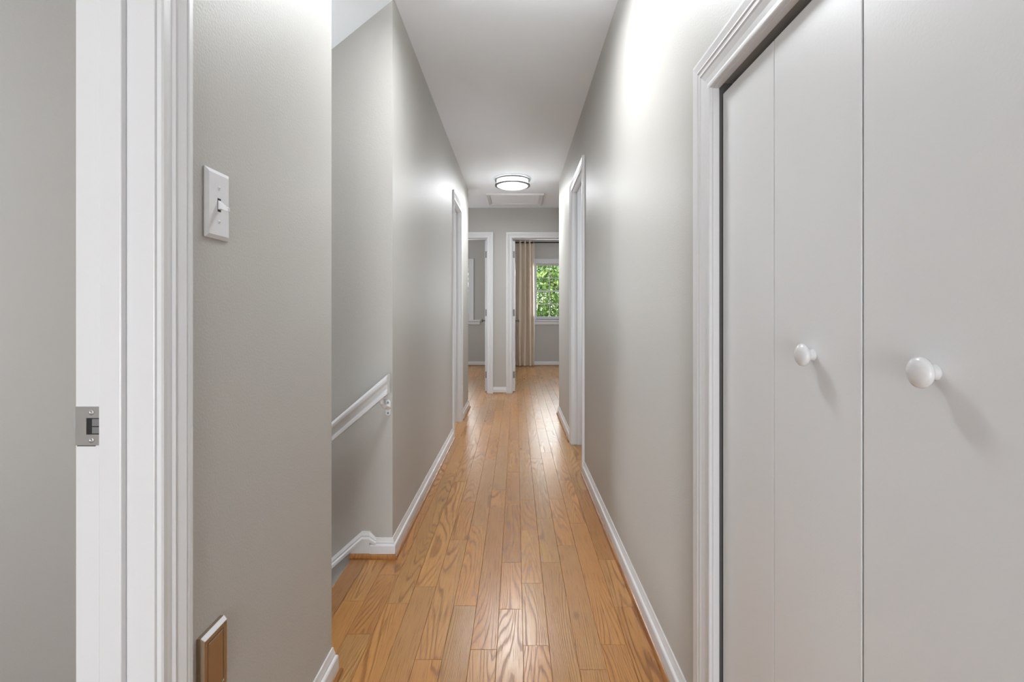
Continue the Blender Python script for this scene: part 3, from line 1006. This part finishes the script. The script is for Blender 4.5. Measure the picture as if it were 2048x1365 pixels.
def curtain_bm(xa, xb, za, zb, folds, amp, phase=0.0, y=RODY, n=120, th=0.0015):
    bm = bmesh.new()
    rows = 30
    G = []
    for j in range(rows + 1):
        v = j / rows
        z = za + (zb - za) * v
        row = []
        for i in range(n + 1):
            u = i / n
            a = amp * (0.75 + 0.35 * math.sin(u * 9 + v * 2.0 + phase)) * (1.0 + 0.25 * (1 - v))
            yy = y + a * math.sin(u * folds * 2 * PI + phase + 0.5 * math.sin(v * 3.1 + u * 5))
            xx = xa + (xb - xa) * u + 0.004 * math.sin(v * 7 + u * 11)
            row.append(bm.verts.new((xx, yy, z)))
        G.append(row)
    for j in range(rows):
        for i in range(n):
            bm.faces.new((G[j][i], G[j][i + 1], G[j + 1][i + 1], G[j + 1][i]))
    return bm


c = child('panel', curtain_bm(0.0, 0.355, 0.012, RODZ + 0.035, 3.6, 0.040), M_CURT, ct, smooth=True)
c2 = child('lining', curtain_bm(0.335, 0.372, 0.02, RODZ + 0.02, 0.8, 0.010, 1.0, RODY + 0.025, 20), painted('white_lining', (0.75, 0.74, 0.72), 0.9), ct, smooth=True)
for i in range(6):
    g = bmesh.new()
    gx = 0.015 + i * 0.064
    lathe(g, [(0.018, -0.002), (0.026, -0.002), (0.026, 0.002), (0.018, 0.002), (0.018, -0.002)], 16, (gx, RODY, RODZ), 'x')
    child('grommet', g, M_ROD, ct)

# ---------------------------------------------------------------- outdoors
m, t, p = mat('lawn')
n = t.nodes.new('ShaderNodeTexNoise'); n.inputs['Scale'].default_value = 3
r = t.nodes.new('ShaderNodeValToRGB')
r.color_ramp.elements[0].color = (0.05, 0.12, 0.02, 1); r.color_ramp.elements[1].color = (0.16, 0.26, 0.05, 1)
t.links.new(n.outputs['Fac'], r.inputs[0]); t.links.new(r.outputs[0], p.inputs['Base Color'])
struct(build('ground', boxes((-40, 40, FY + 0.2, 60, -3.1, -2.9)), m))

m, t, p = mat('leaf')
g = t.nodes.new('ShaderNodeNewGeometry')
r = t.nodes.new('ShaderNodeValToRGB')
r.color_ramp.elements[0].color = (0.10, 0.20, 0.05, 1); r.color_ramp.elements[1].color = (0.46, 0.58, 0.18, 1)
t.links.new(g.outputs['Random Per Island'], r.inputs[0]); t.links.new(r.outputs[0], p.inputs['Base Color'])
p.inputs['Roughness'].default_value = 0.5
tl = t.nodes.new('ShaderNodeBsdfTranslucent')
t.links.new(r.outputs[0], tl.inputs[0])
ms = t.nodes.new('ShaderNodeMixShader'); ms.inputs[0].default_value = 0.4
t.links.new(p.outputs[0], ms.inputs[1]); t.links.new(tl.outputs[0], ms.inputs[2])
t.links.new(ms.outputs[0], t.nodes['Material Output'].inputs[0])
M_LEAF = m
M_BARK = plain('bark', (0.13, 0.09, 0.06), 0.9)


def tree(x, y, base, ztop, rad, zc, n, label, leaf=0.11, seed=1):
    t_ = thing('tree', label, 'tree', (x, y, base), 'trees outside the bedroom windows')
    rs = np.random.RandomState(seed)
    # clumps of leaves over an ellipsoid crown
    nc = 70
    th = rs.uniform(0, 2 * PI, nc); ph = np.arccos(rs.uniform(-1, 1, nc)); rr = rs.uniform(0.45, 1.0, nc) ** 0.6
    hz = (ztop - zc)
    C = np.stack([np.sin(ph) * np.cos(th) * rr * rad, np.sin(ph) * np.sin(th) * rr * rad, np.cos(ph) * rr * hz], 1) + np.array([0, 0, zc - base])
    idx = rs.randint(0, nc, n)
    P = C[idx] + rs.normal(0, 1, (n, 3)) * rad * 0.16
    P[:, 2] = np.maximum(P[:, 2], 0.05)
    U = rs.normal(0, 1, (n, 3)); U /= np.linalg.norm(U, axis=1)[:, None]
    V = rs.normal(0, 1, (n, 3)); V -= (V * U).sum(1)[:, None] * U; V /= np.linalg.norm(V, axis=1)[:, None]
    s = rs.uniform(0.6, 1.2, (n, 1)) * leaf
    verts = np.stack([P - U * s, P - V * s * 0.45, P + U * s, P + V * s * 0.45], 1).reshape(-1, 3)
    faces = np.arange(n * 4).reshape(-1, 4)
    me = bpy.data.meshes.new('foliage')
    me.from_pydata(verts.tolist(), [], faces.tolist())
    me.materials.append(M_LEAF)
    o = bpy.data.objects.new('foliage', me)
    COL.objects.link(o); o.parent = t_
    o['kind'] = 'stuff'
    b = bmesh.new()
    tube(b, [(0, 0, 0), (0.05, 0, (zc - base) * 0.5), (-0.03, 0.05, zc - base)], [rad * 0.09, rad * 0.06, rad * 0.03], 10)
    for i in range(5):
        c = C[i]
        tube(b, [(0, 0, (zc - base) * rs.uniform(0.6, 0.9)), tuple(c * 0.5 + np.array([0, 0, (zc - base) * 0.45]))], [rad * 0.02, rad * 0.006], 6)
    build('trunk', b, M_BARK, t_)
    return t_


tree(2.0, 18.5, -2.9, 6.5, 2.9, 2.6, 18000, 'tall leafy green tree seen through the upper panes of the curtained window', 0.10, 3)
tree(-1.5, 33.0, -2.9, 9.5, 5.0, 3.0, 16000, 'broad leafy tree behind the tall one, left in the curtained window', 0.16, 4)
tree(3.0, 13.6, -2.9, 0.4, 1.3, -1.4, 12000, 'low bushy green tree seen through the lower panes of the curtained window', 0.07, 5)
tree(12.0, 24.0, -2.9, 9.0, 4.6, 2.5, 14000, 'farthest leafy tree at the right of the curtained window', 0.17, 6)
tree(-8.0, 19.0, -2.9, 6.5, 3.2, 2.5, 14000, 'leafy green tree outside the left bedroom window', 0.13, 8)
